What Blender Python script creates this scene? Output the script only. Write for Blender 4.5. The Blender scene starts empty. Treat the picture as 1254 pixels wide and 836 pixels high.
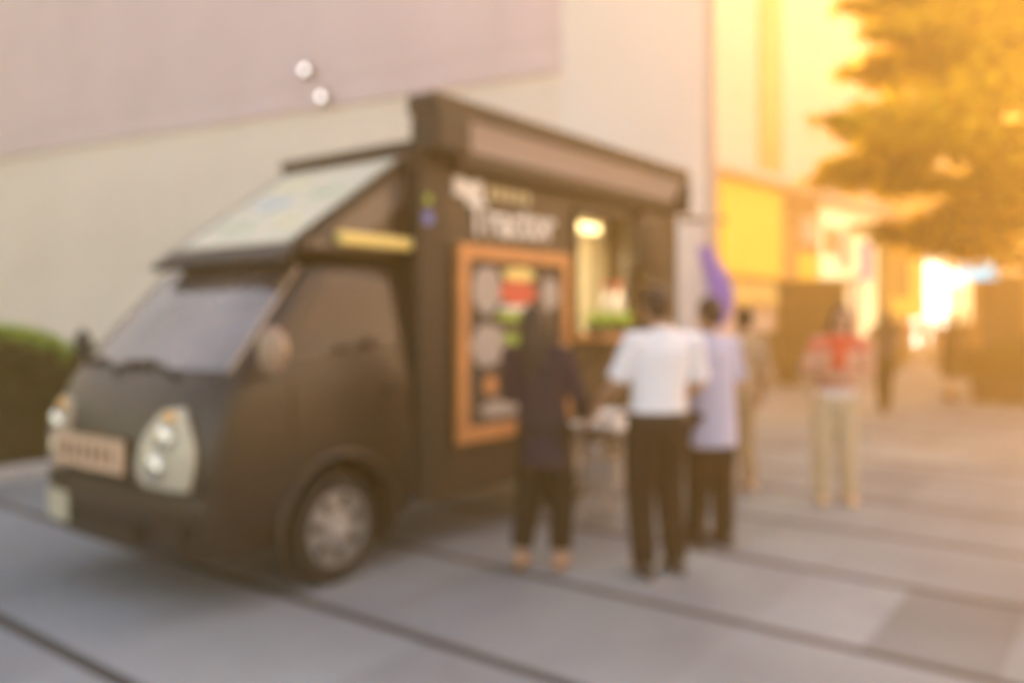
import bpy, bmesh, math, random
import numpy as np
from mathutils import Vector, Matrix

PI = math.pi
R = math.radians
scene = bpy.context.scene
COL = scene.collection
rnd = random.Random(7)

# ------------------------------------------------------------------ materials
def mat(name, col, rough=0.6, metal=0.0, spec=0.5, noise=0.0, nscale=6.0, emit=None, estr=0.0, trans=0.0, ior=1.45):
    m = bpy.data.materials.new(name)
    m.use_nodes = True
    nt = m.node_tree
    b = nt.nodes['Principled BSDF']
    b.inputs['Base Color'].default_value = (*col, 1)
    b.inputs['Roughness'].default_value = rough
    b.inputs['Metallic'].default_value = metal
    b.inputs['Specular IOR Level'].default_value = spec
    b.inputs['IOR'].default_value = ior
    if noise:
        tc = nt.nodes.new('ShaderNodeTexCoord')
        n = nt.nodes.new('ShaderNodeTexNoise')
        n.inputs['Scale'].default_value = nscale
        n.inputs['Detail'].default_value = 5
        mr = nt.nodes.new('ShaderNodeMapRange')
        mr.inputs['From Min'].default_value = 0.25
        mr.inputs['From Max'].default_value = 0.75
        mr.inputs['To Min'].default_value = 1 - noise
        mr.inputs['To Max'].default_value = 1 + noise
        mx = nt.nodes.new('ShaderNodeVectorMath'); mx.operation = 'SCALE'
        mx.inputs[0].default_value = col
        nt.links.new(tc.outputs['Object'], n.inputs['Vector'])
        nt.links.new(n.outputs['Fac'], mr.inputs['Value'])
        nt.links.new(mr.outputs['Result'], mx.inputs['Scale'])
        nt.links.new(mx.outputs['Vector'], b.inputs['Base Color'])
    if emit:
        b.inputs['Emission Color'].default_value = (*emit, 1)
        b.inputs['Emission Strength'].default_value = estr
    if trans:
        out = nt.nodes['Material Output']
        t = nt.nodes.new('ShaderNodeBsdfTranslucent')
        t.inputs['Color'].default_value = (*[min(1, c * 1.2) for c in col], 1)
        ms = nt.nodes.new('ShaderNodeMixShader'); ms.inputs[0].default_value = trans
        nt.links.new(b.outputs[0], ms.inputs[1]); nt.links.new(t.outputs[0], ms.inputs[2])
        nt.links.new(ms.outputs[0], out.inputs['Surface'])
    return m

M = {}
M['paint'] = mat('truck_paint', (.020, .014, .011), .30, spec=.6, noise=.15)
M['paint_box'] = mat('box_paint', (.026, .018, .013), .5, noise=.2)
M['trim'] = mat('black_trim', (.012, .010, .009), .6)
M['rubber'] = mat('rubber', (.018, .016, .015), .85)
M['steel'] = mat('rim_steel', (.27, .26, .255), .4, metal=.25)
M['glass'] = mat('dark_glass', (.10, .08, .08), .12, spec=.9, noise=.7, nscale=2.2, ior=2.0)
M['sideglass'] = mat('side_glass', (.016, .013, .012), .08, spec=.5, noise=.5, nscale=4, ior=1.5)
M['lamp'] = mat('lamp_lens', (.52, .47, .36), .15, spec=.6)
M['chrome'] = mat('lamp_reflector', (.9, .88, .8), .15, metal=1)
M['amber'] = mat('amber', (.8, .45, .12), .2)
M['tan'] = mat('tan_board', (.64, .43, .29), .6, noise=.15, nscale=9)
M['darkletter'] = mat('letter_brown', (.18, .10, .06), .7)
M['wood'] = mat('orange_wood', (.55, .24, .085), .5, noise=.2, nscale=7)
M['board'] = mat('chalkboard', (.05, .045, .04), .8, noise=.2)
M['white'] = mat('white_paint', (.78, .76, .74), .6)
M['cream'] = mat('cream', (.72, .66, .5), .6)
M['red'] = mat('red_paint', (.62, .10, .06), .6)
M['green'] = mat('green_paint', (.28, .42, .06), .6)
M['grey'] = mat('chalk_grey', (.42, .38, .35), .8)
M['yellow'] = mat('yellow_bar', (.82, .66, .22), .45)
M['blue'] = mat('blue_badge', (.10, .16, .55), .4)
M['awning'] = mat('awning_cloth', (.46, .38, .36), .85, noise=.06, nscale=20)
M['inside'] = mat('van_inside', (.58, .50, .36), .6, noise=.08, nscale=3)
M['bulb'] = mat('lit_lamp', (.9, .8, .5), .4, emit=(1, .72, .3), estr=.8)
M['letterwhite'] = mat('letter_white', (.80, .78, .76), .6)
M['letterpale'] = mat('letter_pale', (.60, .52, .32), .6)
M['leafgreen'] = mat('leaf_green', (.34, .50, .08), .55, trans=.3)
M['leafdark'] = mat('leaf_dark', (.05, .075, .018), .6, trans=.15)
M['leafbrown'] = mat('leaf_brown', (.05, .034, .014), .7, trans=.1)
M['glow1'] = mat('leaf_glow_gold', (.90, .68, .035), .6, trans=.9)  # warm veil's golden glow is painted into these three leaf colours
M['glow2'] = mat('leaf_glow_amber', (.84, .54, .025), .6, trans=.85)
M['glow3'] = mat('leaf_glow_ochre', (.32, .15, .018), .6, trans=.35)
M['bark'] = mat('bark', (.12, .07, .035), .9, noise=.3, nscale=12)
M['skin'] = mat('skin', (.50, .29, .19), .5, noise=.05)
M['skin2'] = mat('skin_tan', (.40, .22, .14), .5, noise=.05)
M['hair'] = mat('hair', (.014, .010, .008), .5, noise=.3, nscale=40)
M['eye'] = mat('eye', (.05, .03, .02), .2)
M['lips'] = mat('lips', (.42, .16, .13), .5)
M['stone'] = mat('kerb_stone', (.55, .54, .55), .8, noise=.12)
M['soil'] = mat('soil', (.05, .035, .025), .95, noise=.3)
M['polepaint'] = mat('pole_paint', (.62, .46, .40), .45)
M['violet'] = mat('violet_cloth', (.30, .22, .80), .8, trans=.35)
M['flagwhite'] = mat('white_cloth', (.80, .76, .78), .8, trans=.3)
M['shopyellow'] = mat('yellow_panel', (.80, .46, .03), .5, emit=(1, .55, .05), estr=.12)
M['shoplight'] = mat('lit_pale_window', (.85, .78, .5), .4, emit=(1, .86, .5), estr=.25)
M['shopwhite'] = mat('lit_white_window', (.85, .8, .7), .4, emit=(1, .9, .75), estr=1.0)
M['shopbrown'] = mat('shop_brown', (.34, .20, .11), .6, noise=.2, nscale=2)
M['shoporange'] = mat('shop_orange', (.62, .30, .12), .6, noise=.15, nscale=2)
M['lavender'] = mat('lavender_fascia', (.56, .48, .60), .5)
M['teal'] = mat('teal_sign', (.12, .45, .62), .4, emit=(.15, .6, .85), estr=.35)
M['stallgrey'] = mat('stall_grey', (.10, .085, .07), .7, noise=.2, nscale=2)
M['p1'] = mat('print_sage', (.46, .52, .36), .3); M['p2'] = mat('print_mist', (.40, .50, .52), .3); M['p3'] = mat('print_straw', (.66, .60, .36), .3); M['panelpale'] = mat('print_ground', (.62, .60, .46), .25)
M['platepale'] = mat('plate_pale', (.50, .46, .34), .4)
M['lampdull'] = mat('dull_lens', (.36, .28, .19), .3)
M['fairsheen'] = mat('fairing_sheen', (.10, .085, .085), .3, spec=.6)
M['mirrorshell'] = mat('mirror_shell', (.34, .23, .16), .35)
M['kiosk'] = mat('kiosk_brown', (.022, .013, .008), .6, noise=.25, nscale=3)
M['postorange'] = mat('post_orange', (.42, .20, .05), .6, noise=.15)
M['pot'] = mat('pot', (.07, .05, .04), .7)
M['black'] = mat('black_plastic', (.02, .018, .017), .5)
M['far'] = mat('far_wall', (.72, .60, .42), .8, noise=.1, nscale=.4)

def cloth(name, col, rough=.85, noise=.1):
    return mat(name, col, rough, spec=.2, noise=noise, nscale=9)

# ------------------------------------------------------------------ mesh builder
class MB:
    def __init__(self):
        self.v = []; self.f = []; self.mi = []; self.mats = []
    def m(self, m):
        if m not in self.mats: self.mats.append(m)
        return self.mats.index(m)
    def add(self, vs, fs, m):
        k = self.m(m); o = len(self.v)
        self.v += [tuple(p) for p in vs]
        for f in fs:
            self.f.append(tuple(i + o for i in f)); self.mi.append(k)
        return self
    def box(self, a, b, m, mtx=None):
        x0, y0, z0 = a; x1, y1, z1 = b
        vs = [(x0,y0,z0),(x1,y0,z0),(x1,y1,z0),(x0,y1,z0),(x0,y0,z1),(x1,y0,z1),(x1,y1,z1),(x0,y1,z1)]
        if mtx is not None: vs = [mtx @ Vector(p) for p in vs]
        return self.add(vs, [(0,3,2,1),(4,5,6,7),(0,1,5,4),(1,2,6,5),(2,3,7,6),(3,0,4,7)], m)
    def prism(self, poly, axis, lo, hi, m):
        # poly: 2d points; axis: the extruded axis
        def mk(p, q):
            if axis == 0: return (q, p[0], p[1])
            if axis == 1: return (p[0], q, p[1])
            return (p[0], p[1], q)
        n = len(poly)
        vs = [mk(p, lo) for p in poly] + [mk(p, hi) for p in poly]
        fs = [tuple(range(n))[::-1], tuple(range(n, 2*n))]
        fs += [(i, (i+1) % n, (i+1) % n + n, i + n) for i in range(n)]
        return self.add(vs, fs, m)
    def tube(self, pts, rads, m, n=10, cap=True):
        pts = [Vector(p) for p in pts]
        if not hasattr(rads, '__len__'): rads = [rads]*len(pts)
        rings = []
        up = None
        for i, p in enumerate(pts):
            d = (pts[min(i+1, len(pts)-1)] - pts[max(i-1, 0)]).normalized()
            if up is None:
                up = Vector((0,0,1)) if abs(d.z) < .9 else Vector((0,1,0))
            a = d.cross(up).normalized(); b = a.cross(d).normalized(); up = b
            r = rads[i]
            rx, ry = (r if hasattr(r, '__len__') else (r, r))
            rings.append([p + a*math.cos(2*PI*k/n)*rx + b*math.sin(2*PI*k/n)*ry for k in range(n)])
        return self.loft(rings, m, cap)
    def loft(self, rings, m, cap=True):
        n = len(rings[0]); vs = [p for r in rings for p in r]; fs = []
        for i in range(len(rings)-1):
            for k in range(n):
                fs.append((i*n+k, i*n+(k+1) % n, (i+1)*n+(k+1) % n, (i+1)*n+k))
        if cap:
            fs.append(tuple(range(n))[::-1]); fs.append(tuple(range((len(rings)-1)*n, len(rings)*n)))
        return self.add(vs, fs, m)
    def ball(self, c, r, m, nu=14, nv=9, mtx=None):
        c = Vector(c); rx, ry, rz = r if hasattr(r, '__len__') else (r, r, r)
        rings = []
        for j in range(nv):
            th = -PI/2 + PI*(j+.5)/nv
            ring = []
            for i in range(nu):
                ph = 2*PI*i/nu
                p = Vector((rx*math.cos(th)*math.cos(ph), ry*math.cos(th)*math.sin(ph), rz*math.sin(th)))
                if mtx is not None: p = mtx @ p
                ring.append(c + p)
            rings.append(ring)
        return self.loft(rings, m)
    def lathe(self, prof, m, c=(0,0,0), axis='z', n=32):
        # prof: (radius, height) pairs
        rings = []
        c = Vector(c)
        for r, h in prof:
            ring = []
            for k in range(n):
                a = 2*PI*k/n
                if axis == 'z': p = Vector((r*math.cos(a), r*math.sin(a), h))
                else: p = Vector((r*math.cos(a), h, r*math.sin(a)))
                ring.append(c + p)
            rings.append(ring)
        return self.loft(rings, m)
    def patch(self, fn, nu, nv, thick, m):
        # closed thin slab over a surface function fn(u, v); thick = offset vector to the back
        thick = Vector(thick)
        fr = [[Vector(fn(i/nu, j/nv)) for i in range(nu+1)] for j in range(nv+1)]
        vs = [p for r in fr for p in r] + [p + thick for r in fr for p in r]
        W = nu+1; o = W*(nv+1); fs = []
        for j in range(nv):
            for i in range(nu):
                a = j*W+i
                fs.append((a, a+1, a+W+1, a+W)); fs.append((o+a, o+a+W, o+a+W+1, o+a+1))
        for i in range(nu):
            fs.append((i, o+i, o+i+1, i+1)); a = nv*W+i; fs.append((a, a+1, o+a+1, o+a))
        for j in range(nv):
            a = j*W; fs.append((a, a+W, o+a+W, o+a)); a = j*W+nu; fs.append((a, o+a, o+a+W, a+W))
        return self.add(vs, fs, m)
    def mesh(self, name):
        me = bpy.data.meshes.new(name)
        me.from_pydata(self.v, [], self.f)
        for m in self.mats: me.materials.append(m)
        me.polygons.foreach_set('material_index', self.mi)
        bm = bmesh.new(); bm.from_mesh(me)
        bmesh.ops.recalc_face_normals(bm, faces=bm.faces); bm.to_mesh(me); bm.free()
        return me
    def build(self, name, parent=None, smooth=0, bevel=0):
        me = self.mesh(name)
        o = bpy.data.objects.new(name, me); COL.objects.link(o)
        if parent: o.parent = parent
        if bevel:
            b = o.modifiers.new('bevel', 'BEVEL'); b.width = bevel; b.segments = 2; b.limit_method = 'ANGLE'; b.angle_limit = R(40)
        if smooth:
            me.polygons.foreach_set('use_smooth', [True]*len(me.polygons))
            me.set_sharp_from_angle(angle=R(smooth))
        return o

def thing(name, label, cat, loc=(0,0,0), rz=0, group=None):
    o = bpy.data.objects.new(name, None); COL.objects.link(o)
    o.location = loc; o.rotation_euler = (0, 0, rz)
    o['label'] = label; o['category'] = cat
    if group: o['group'] = group
    o.empty_display_size = .2
    return o

def tag(o, label, cat, group=None):
    o['label'] = label; o['category'] = cat
    if group: o['group'] = group
    return o

def structure(o):
    o['kind'] = 'structure'; return o

def baked(tmp):
    """evaluate modifiers of a temporary object into a new mesh, drop the temporary"""
    dg = bpy.context.evaluated_depsgraph_get(); dg.update()
    me = bpy.data.meshes.new_from_object(tmp.evaluated_get(dg))
    old = tmp.data
    bpy.data.objects.remove(tmp); bpy.data.meshes.remove(old)
    return me

def remeshed(mb, name, voxel, smooth_it=3):
    me = mb.mesh(name); o = bpy.data.objects.new(name, me); COL.objects.link(o)
    r = o.modifiers.new('r', 'REMESH'); r.mode = 'VOXEL'; r.voxel_size = voxel; r.use_smooth_shade = True
    s = o.modifiers.new('s', 'SMOOTH'); s.factor = .5; s.iterations = smooth_it
    out = baked(o); out.name = name
    return out

def link(name, me, parent=None):
    o = bpy.data.objects.new(name, me); COL.objects.link(o)
    if parent: o.parent = parent
    return o

def text_mb(s, size, m, depth=.006):
    cu = bpy.data.curves.new('t', 'FONT'); cu.body = s; cu.size = size; cu.extrude = depth; cu.offset = .008
    o = bpy.data.objects.new('t', cu); COL.objects.link(o)
    dg = bpy.context.evaluated_depsgraph_get(); dg.update()
    me = bpy.data.meshes.new_from_object(o.evaluated_get(dg))
    bpy.data.objects.remove(o); bpy.data.curves.remove(cu)
    me.materials.clear(); me.materials.append(m)
    return me

# leaf cards: a cloud of small bent leaves
def leaves(name, pts, size, mats, weights, parent=None, seed=1, flat=.5):
    rg = np.random.default_rng(seed)
    P = np.asarray(pts, float); n = len(P)
    d = rg.normal(size=(n, 3)); d[:, 2] *= flat; d /= np.linalg.norm(d, axis=1)[:, None]
    q = rg.normal(size=(n, 3)); q[:, 2] += .6
    s = np.cross(d, q); s /= np.linalg.norm(s, axis=1)[:, None]
    L = size * rg.uniform(.6, 1.35, n)[:, None]
    up = np.cross(s, d)
    a = P - d*L*.5; b = P + s*L*.3 + up*L*.06; c = P + d*L*.5; e = P - s*L*.3 + up*L*.06
    V = np.stack([a, b, c, e], 1).reshape(-1, 3)
    F = np.arange(n*4).reshape(n, 4)
    me = bpy.data.meshes.new(name)
    me.from_pydata(V.tolist(), [], F.tolist())
    for m in mats: me.materials.append(m)
    me.polygons.foreach_set('material_index', rg.choice(len(mats), n, p=weights).tolist())
    return link(name, me, parent)

# ------------------------------------------------------------------ camera
H = 1.56
FP = 1020.0
def ground_at(px, py):
    Y = FP*H/(py-388.0); return ((px-627.0)/FP*Y, Y)
def at(px, Y): return (px-627.0)/FP*Y
def hz(py, Y): return H + (388.0-py)*Y/FP

cam = bpy.data.cameras.new('camera'); co = bpy.data.objects.new('camera', cam); COL.objects.link(co)
co.location = (0, 0, H); co.rotation_euler = (PI/2, 0, 0)
cam.sensor_width = 36; cam.lens = FP/1254*36
cam.shift_y = -30/1254
cam.clip_start = .02; cam.clip_end = 500
cam.dof.use_dof = True; cam.dof.focus_distance = .40; cam.dof.aperture_fstop = 3.5
scene.camera = co

# ------------------------------------------------------------------ ground
TH = math.atan2(.6046, .7965)
U = Vector((.6046, .7965, 0)); W = Vector((-.7965, .6046, 0))
def ground_material():
    m = bpy.data.materials.new('granite_paving'); m.use_nodes = True
    nt = m.node_tree; N = nt.nodes; L = nt.links
    b = N['Principled BSDF']; b.inputs['Roughness'].default_value = .9; b.inputs['Specular IOR Level'].default_value = .1
    tc = N.new('ShaderNodeTexCoord')
    def dot(vec):
        d = N.new('ShaderNodeVectorMath'); d.operation = 'DOT_PRODUCT'; d.inputs[1].default_value = vec
        L.new(tc.outputs['Object'], d.inputs[0]); return d.outputs['Value']
    def mth(op, a, b_=None, c=None):
        n = N.new('ShaderNodeMath'); n.operation = op
        for i, x in enumerate((a, b_, c)):
            if x is None: continue
            if isinstance(x, (int, float)): n.inputs[i].default_value = x
            else: L.new(x, n.inputs[i])
        return n.outputs[0]
    u = mth('DIVIDE', mth('SUBTRACT', dot(U), 1.83), 1.13)
    t = mth('DIVIDE', mth('SUBTRACT', dot(W), .50), .56)
    fu = mth('FRACT', u); ft = mth('FRACT', t); iu = mth('FLOOR', u); it = mth('FLOOR', t)
    strip = mth('LESS_THAN', mth('ABSOLUTE', mth('SUBTRACT', mth('FRACT', mth('ADD', u, .5)), .5)), .034)
    joint = mth('LESS_THAN', ft, .02)
    half = mth('LESS_THAN', mth('ABSOLUTE', mth('SUBTRACT', fu, .5)), .006)
    cmb = N.new('ShaderNodeCombineXYZ'); L.new(iu, cmb.inputs[0]); L.new(it, cmb.inputs[1])
    wn = N.new('ShaderNodeTexWhiteNoise'); L.new(cmb.outputs[0], wn.inputs['Vector'])
    tone = mth('ADD', mth('MULTIPLY', wn.outputs['Value'], .22), .92)
    # one slab of darker stone
    dk = mth('MULTIPLY', mth('COMPARE', iu, 2.0, .2), mth('COMPARE', it, 0.0, .2))
    tone = mth('MULTIPLY', tone, mth('SUBTRACT', 1.0, mth('MULTIPLY', dk, .22)))
    nz = N.new('ShaderNodeTexNoise'); nz.inputs['Scale'].default_value = .8; nz.inputs['Detail'].default_value = 6
    L.new(tc.outputs['Object'], nz.inputs['Vector'])
    ng = N.new('ShaderNodeTexNoise'); ng.inputs['Scale'].default_value = 60; ng.inputs['Detail'].default_value = 3
    L.new(tc.outputs['Object'], ng.inputs['Vector'])
    tone = mth('MULTIPLY', tone, mth('ADD', .50, mth('MULTIPLY', nz.outputs['Fac'], 1.04)))
    tone = mth('MULTIPLY', tone, mth('ADD', .9, mth('MULTIPLY', ng.outputs['Fac'], .2)))
    tone = mth('MULTIPLY', tone, mth('SUBTRACT', 1.0, mth('MULTIPLY', joint, .10)))
    sc = N.new('ShaderNodeVectorMath'); sc.operation = 'SCALE'; sc.inputs[0].default_value = (.215, .246, .276)
    L.new(tone, sc.inputs['Scale'])
    mx = N.new('ShaderNodeMix'); mx.data_type = 'RGBA'
    L.new(strip, mx.inputs['Factor']); L.new(sc.outputs[0], mx.inputs[6]); mx.inputs[7].default_value = (.05, .054, .064, 1)
    L.new(mx.outputs[2], b.inputs['Base Color'])
    return m
M['ground'] = ground_material()
g = MB(); g.add([(-60,-30,0),(60,-30,0),(60,74,0),(-60,74,0)], [(0,1,2,3)], M['ground'])
structure(g.build('plaza_pavement'))

# ------------------------------------------------------------------ truck
TR = thing('food_truck', 'dark brown food truck with awning, framed menu board and lettering on its side', 'food truck',
           (-1.0, 4.85, 0), math.atan2(.7965, .6046))
TC = .87
HS = [.30,.36,.46,.58,.70,.84,.95,1.05,1.13,1.19,1.25,1.40,1.55,1.70,1.80,1.86,1.90,1.93]
SF = [-.80,-.88,-.93,-.95,-.955,-.945,-.925,-.895,-.86,-.82,-.77,-.635,-.50,-.365,-.275,-.21,-.12,.08]
HW = [.82,.85,.87,.875,.875,.875,.87,.865,.86,.855,.845,.825,.80,.775,.755,.735,.70,.62]
def s_front(h): return float(np.interp(h, HS, SF))
def h_wid(h): return float(np.interp(h, HS, HW))
def s_at(h, t):
    x = min(1, abs(t-TC)/h_wid(h)); r = float(np.interp(h, [.9, 1.3], [.30, .20])); return s_front(h) + r*(1-(1-x**3.4)**(1/3.4))
def cab_mesh():
    mb = MB(); rings = []
    xs = [math.sin(a*PI/2/12) for a in range(-12, 13)]
    for h in HS:
        w = h_wid(h); ring = []
        for x in xs: ring.append((s_at(h, TC + x*w), TC + x*w, h))
        for s in (0.0, .2, .4): 
            ring.append((max(s, s_front(h)+.31), TC + w, h))
        for k in range(7):
            ring.append((.60, TC + w*(1-k/3), h))
        for s in (.4, .2, 0.0):
            ring.append((max(s, s_front(h)+.31), TC - w, h))
        rings.append(ring)
    mb.loft(rings, M['paint'])
    return mb
cab = cab_mesh().mesh('cab')
tmp = bpy.data.objects.new('c', cab); COL.objects.link(tmp)
cut = MB(); 
for t0, t1 in ((-.3, .34), (1.40, 2.1)):
    cut.lathe([(.42, t0), (.42, t1)], M['trim'], (0, 0, .33), 'y', 40)
co_ = link('k', cut.mesh('k'))
bo = tmp.modifiers.new('b', 'BOOLEAN'); bo.object = co_; bo.operation = 'DIFFERENCE'; bo.solver = 'EXACT'
cabm = baked(tmp); cabm.name = 'cab'
bpy.data.objects.remove(co_)
cabm.polygons.foreach_set('use_smooth', [True]*len(cabm.polygons)); cabm.set_sharp_from_angle(angle=R(35))
cab = link('cab', cabm, TR)
# windscreen
def wsf(u, v):
    h = 1.27 + v*.585; w = h_wid(h)*.93; t = TC - w + u*2*w
    return (s_at(h, t) - .012, t, h + .004)
MB().patch(wsf, 20, 8, (.012, 0, -.004), M['glass']).build('windscreen', TR, 40)
def side_t(h): return TC - h_wid(h)
def swf(u, v):
    h0 = 1.30 + .10*u; h1 = 1.80
    h = h0 + v*(h1-h0)
    s0 = s_at(h, side_t(h)) + .05; s1 = .50
    s = s0 + u*(s1-s0)
    return (s, side_t(h) - .008, h)
door = MB()
def dpf(u, v):
    h = .50 + v*.74; s0 = -.34 if h > .78 else max(-.34, -.0 + .44*math.cos((h-.5)*2)); s = s0 + u*(.54-s0)
    return (s, side_t(h) - .008, h)
dr = door.patch(dpf, 10, 10, (0, .012, 0), M['paint']).build('door', TR, 40)
MB().box((.34, side_t(1.1)-.035, 1.10), (.48, side_t(1.1)-.010, 1.135), M['trim']).build('handle', dr, bevel=.006)
MB().patch(swf, 10, 8, (0, .010, 0), M['sideglass']).build('side_window', TR, 40)
def swf2(u, v):
    p = swf(u, v); return (p[0], 2*TC - p[1], p[2])
MB().patch(swf2, 8, 6, (0, -.010, 0), M['sideglass']).build('side_window', TR, 40)
# mirror
mm = MB(); mm.ball((-.58, -.14, 1.385), (.055, .105, .13), M['mirrorshell'])
mir = mm.build('mirror', TR, 60)
MB().tube([(-.44, .05, 1.27), (-.52, -.05, 1.25), (-.58, -.13, 1.28)], .014, M['black']).build('mirror_arm', mir, 60)
mp = MB(); mp.ball((-.538, -.14, 1.39), (.022, .078, .10), M['glass']).build('mirror_glass', mir, 60)
mm = MB(); mm.ball((-.58, 1.88, 1.36), (.05, .09, .12), M['black'])
mir2 = mm.build('mirror', TR, 60)
MB().tube([(-.44, 1.68, 1.26), (-.58, 1.86, 1.28)], .014, M['black']).build('mirror_arm', mir2, 60)
# headlights, wrapped over the corners
for sgn, nm in ((-1, 'near'), (1, 'far')):
    def hlf(u, v, sgn=sgn):
        h = .67 + v*.40
        xl = .40 + .18*v**2 + .10*(1-v)**6; xr = .85 + .05*math.sin(v*PI) - .10*v**3
        x = xl + (xr-xl)*u
        t = TC + sgn*x*h_wid(h)
        return (s_at(h, t) - .022*math.sin(PI*min(1, max(0, v)))**.5 - .006, t + sgn*.010*u, h + .02*u*v)
    hl = MB().patch(hlf, 10, 10, (.02, -sgn*.01, 0), M['lamp'] if sgn < 0 else M['lampdull']).build('headlight', TR, 60)
    rb = MB()
    for (u, v, r) in ((.40, .28, .075), (.50, .64, .07)):
        p = Vector(hlf(u, v)); rb.ball(p + Vector((-.006, sgn*.004, 0)), (.03, r, r), M['chrome'])
    rb.build('reflector', hl, 60)
    p = Vector(hlf(.5, .90)); MB().ball(p, (.03, .05, .03), M['amber']).build('indicator', hl, 60)
# bumper
def bmf(u, v):
    h = .31 + v*.33; w = h_wid(.5)*.995; t = TC - w + u*2*w
    return (s_at(.5, t) - .035 - .02*math.sin(PI*v) + .05*(1-v)**2, t, h)
bp = MB().patch(bmf, 26, 6, (.05, 0, 0), M['paint']).build('bumper', TR, 50)
def grf(u, v):
    h = .345 + v*.13; t = TC - .42 + u*.84
    return (s_at(.5, t) - .062, t, h)
MB().patch(grf, 12, 2, (.01, 0, 0), M['trim']).build('air_intake', bp)
def fgf(u, v):
    tt = .13 + u*.14; return (s_at(.5, tt) - .068, tt, .40 + v*.12)
MB().patch(fgf, 4, 2, (.02, 0, 0), M['trim']).build('fog_lamp', bp, bevel=.006)
def npf(u, v):
    tt = 1.18 + u*.30; return (s_at(.5, tt) - .072, tt, .385 + v*.17)
MB().patch(npf, 4, 2, (.02, 0, 0), M['platepale']).build('number_plate', bp, bevel=.006)
# grille slot and the tan boards on the nose
def slf(u, v):
    h = .66 + v*.07; t = TC - .52 + u*1.04; return (s_at(h, t) - .008, t, h)
MB().patch(slf, 12, 2, (.01, 0, 0), M['trim']).build('grille', TR)
def tb1(u, v):
    t = .57 + u*.80; h = .725 + v*.175; return (s_at(.82, t) - .060, t, h)
nb = MB().patch(tb1, 12, 3, (.02, 0, 0), M['tan']).build('nose_board', TR, 40)
for k in range(7):
    t = .66 + k*.098
    MB().patch(lambda u, v, t=t: (s_at(.82, t) - .066, t + u*.035, .765 + v*.095), 1, 1, (.003, 0, 0), M['darkletter']).build('letter', nb)
# wipers
for t0, t1, hh in ((.42, 1.0, 1.31), (1.02, 1.5, 1.31)):
    w = MB(); w.tube([(s_at(1.25, t0)-.03, t0, 1.245), (s_at(hh, (t0+t1)/2)-.035, (t0+t1)/2, hh), (s_at(hh-.02, t1)-.035, t1, hh-.02)], .018, M['trim'], 6)
    w.build('wiper', TR)
# arches + wheels
for t, sg in ((.0, -1), (1.74, 1)):
    a = MB(); pts = []
    for k in range(19):
        an = R(-12) + k*R(204)/18; pts.append((.435*math.cos(an), t + sg*.004, .33 + .435*math.sin(an)))
    a.tube(pts, .026, M['paint'], 8); a.build('wheel_arch', TR, 60)
def wheel(s, tc, sg):
    w = MB(); yo = .11*sg
    w.lathe([(.20, -.03), (.20, -.11), (.29, -.115), (.325, -.08), (.332, 0), (.325, .08), (.29, .115), (.20, .11), (.20, .03)], M['rubber'], (0,0,0), 'y', 40)
    o = w.build('wheel', TR, 40); o.location = (s, tc, .33)
    r = MB(); r.lathe([(.222, sg*.04), (.222, sg*.116), (.208, sg*.119), (.196, sg*.095), (.12, sg*.105), (.075, sg*.118), (.01, sg*.124)], M['steel'], (0,0,0), 'y', 40)
    for k in range(7):
        an = 2*PI*k/7 + .3; mt = Matrix.Rotation(-an, 3, 'Y')
        r.ball((.150*math.cos(an), sg*.101, .150*math.sin(an)), (.044, .014, .030), M['trim'], 12, 7, mt)
    r.lathe([(.05, sg*.118), (.045, sg*.135), (.01, sg*.138)], M['grey'], (0,0,0), 'y', 16)
    r.build('rim', o, 40)
wheel(0, .13, -1); wheel(0, 1.61, 1); wheel(2.58, .16, -1); wheel(2.58, 1.42, 1)
# chassis
c = MB()
for t in (.45, 1.15): c.box((-.5, t, .36), (4.2, t+.12, .52), M['trim'])
c.box((2.5, .2, .28), (2.66, 1.54, .38), M['trim']); c.box((.62, .3, .36), (1.6, .44, .66), M['trim'])
c.build('chassis', TR)
MB().box((.40, .03, .18), (.43, .30, .5), M['rubber']).build('mud_flap', TR)
# box
X0, X1 = .82, 4.26; B0, B1 = .74, 2.64; T0, T1 = 0.0, 1.55
OP = (2.52, 3.34, 1.42, 2.40)
bx = MB()
bx.box((X0, T0, B0), (OP[0], T0+.04, B1), M['paint_box']); bx.box((OP[1], T0, B0), (X1, T0+.04, B1), M['paint_box'])
bx.box((OP[0], T0, B0), (OP[1], T0+.04, OP[2]), M['paint_box']); bx.box((OP[0], T0, OP[3]), (OP[1], T0+.04, B1), M['paint_box'])
bx.box((X0, T1-.04, B0), (X1, T1, B1), M['paint_box'])
bx.box((X0, T0+.04, B0), (X0+.04, T1-.04, B1), M['paint_box']); bx.box((X1-.04, T0+.04, B0), (X1, T1-.04, B1), M['paint_box'])
bx.box((X0+.04, T0+.04, B0), (X1-.04, T1-.04, B0+.05), M['trim']); bx.box((X0+.04, T0+.04, B1-.05), (X1-.04, T1-.04, B1-.003), M['inside'])
bx.build('box_body', TR)
ins = MB()
ins.box((X0+.05, T0+.7, B0+.06), (X1-.05, T0+.73, B1-.06), M['inside'])
ins.build('back_counter_wall', TR)
sk = MB(); sk.box((X0+.05, .02, .33), (2.10, .06, B0-.003), M['paint_box']); sk.box((3.06, .02, .33), (X1, .06, B0-.003), M['paint_box'])
sk.box((2.10, .02, .69), (3.06, .06, B0-.003), M['paint_box'])
sk.build('side_skirt', TR)
MB().box((.62, -.035, .36), (.89, -.003, 2.60), M['trim']).build('front_post', TR, bevel=.008)
MB().box((.62, .0, .40), (.816, .09, 2.60), M['paint_box']).build('front_wing', TR, bevel=.008)
MB().box((OP[1]+.22, -.06, B0+.1), (X1+.01, -.003, 2.55), M['trim']).build('rear_panel', TR, bevel=.01)
fr = MB()
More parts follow.
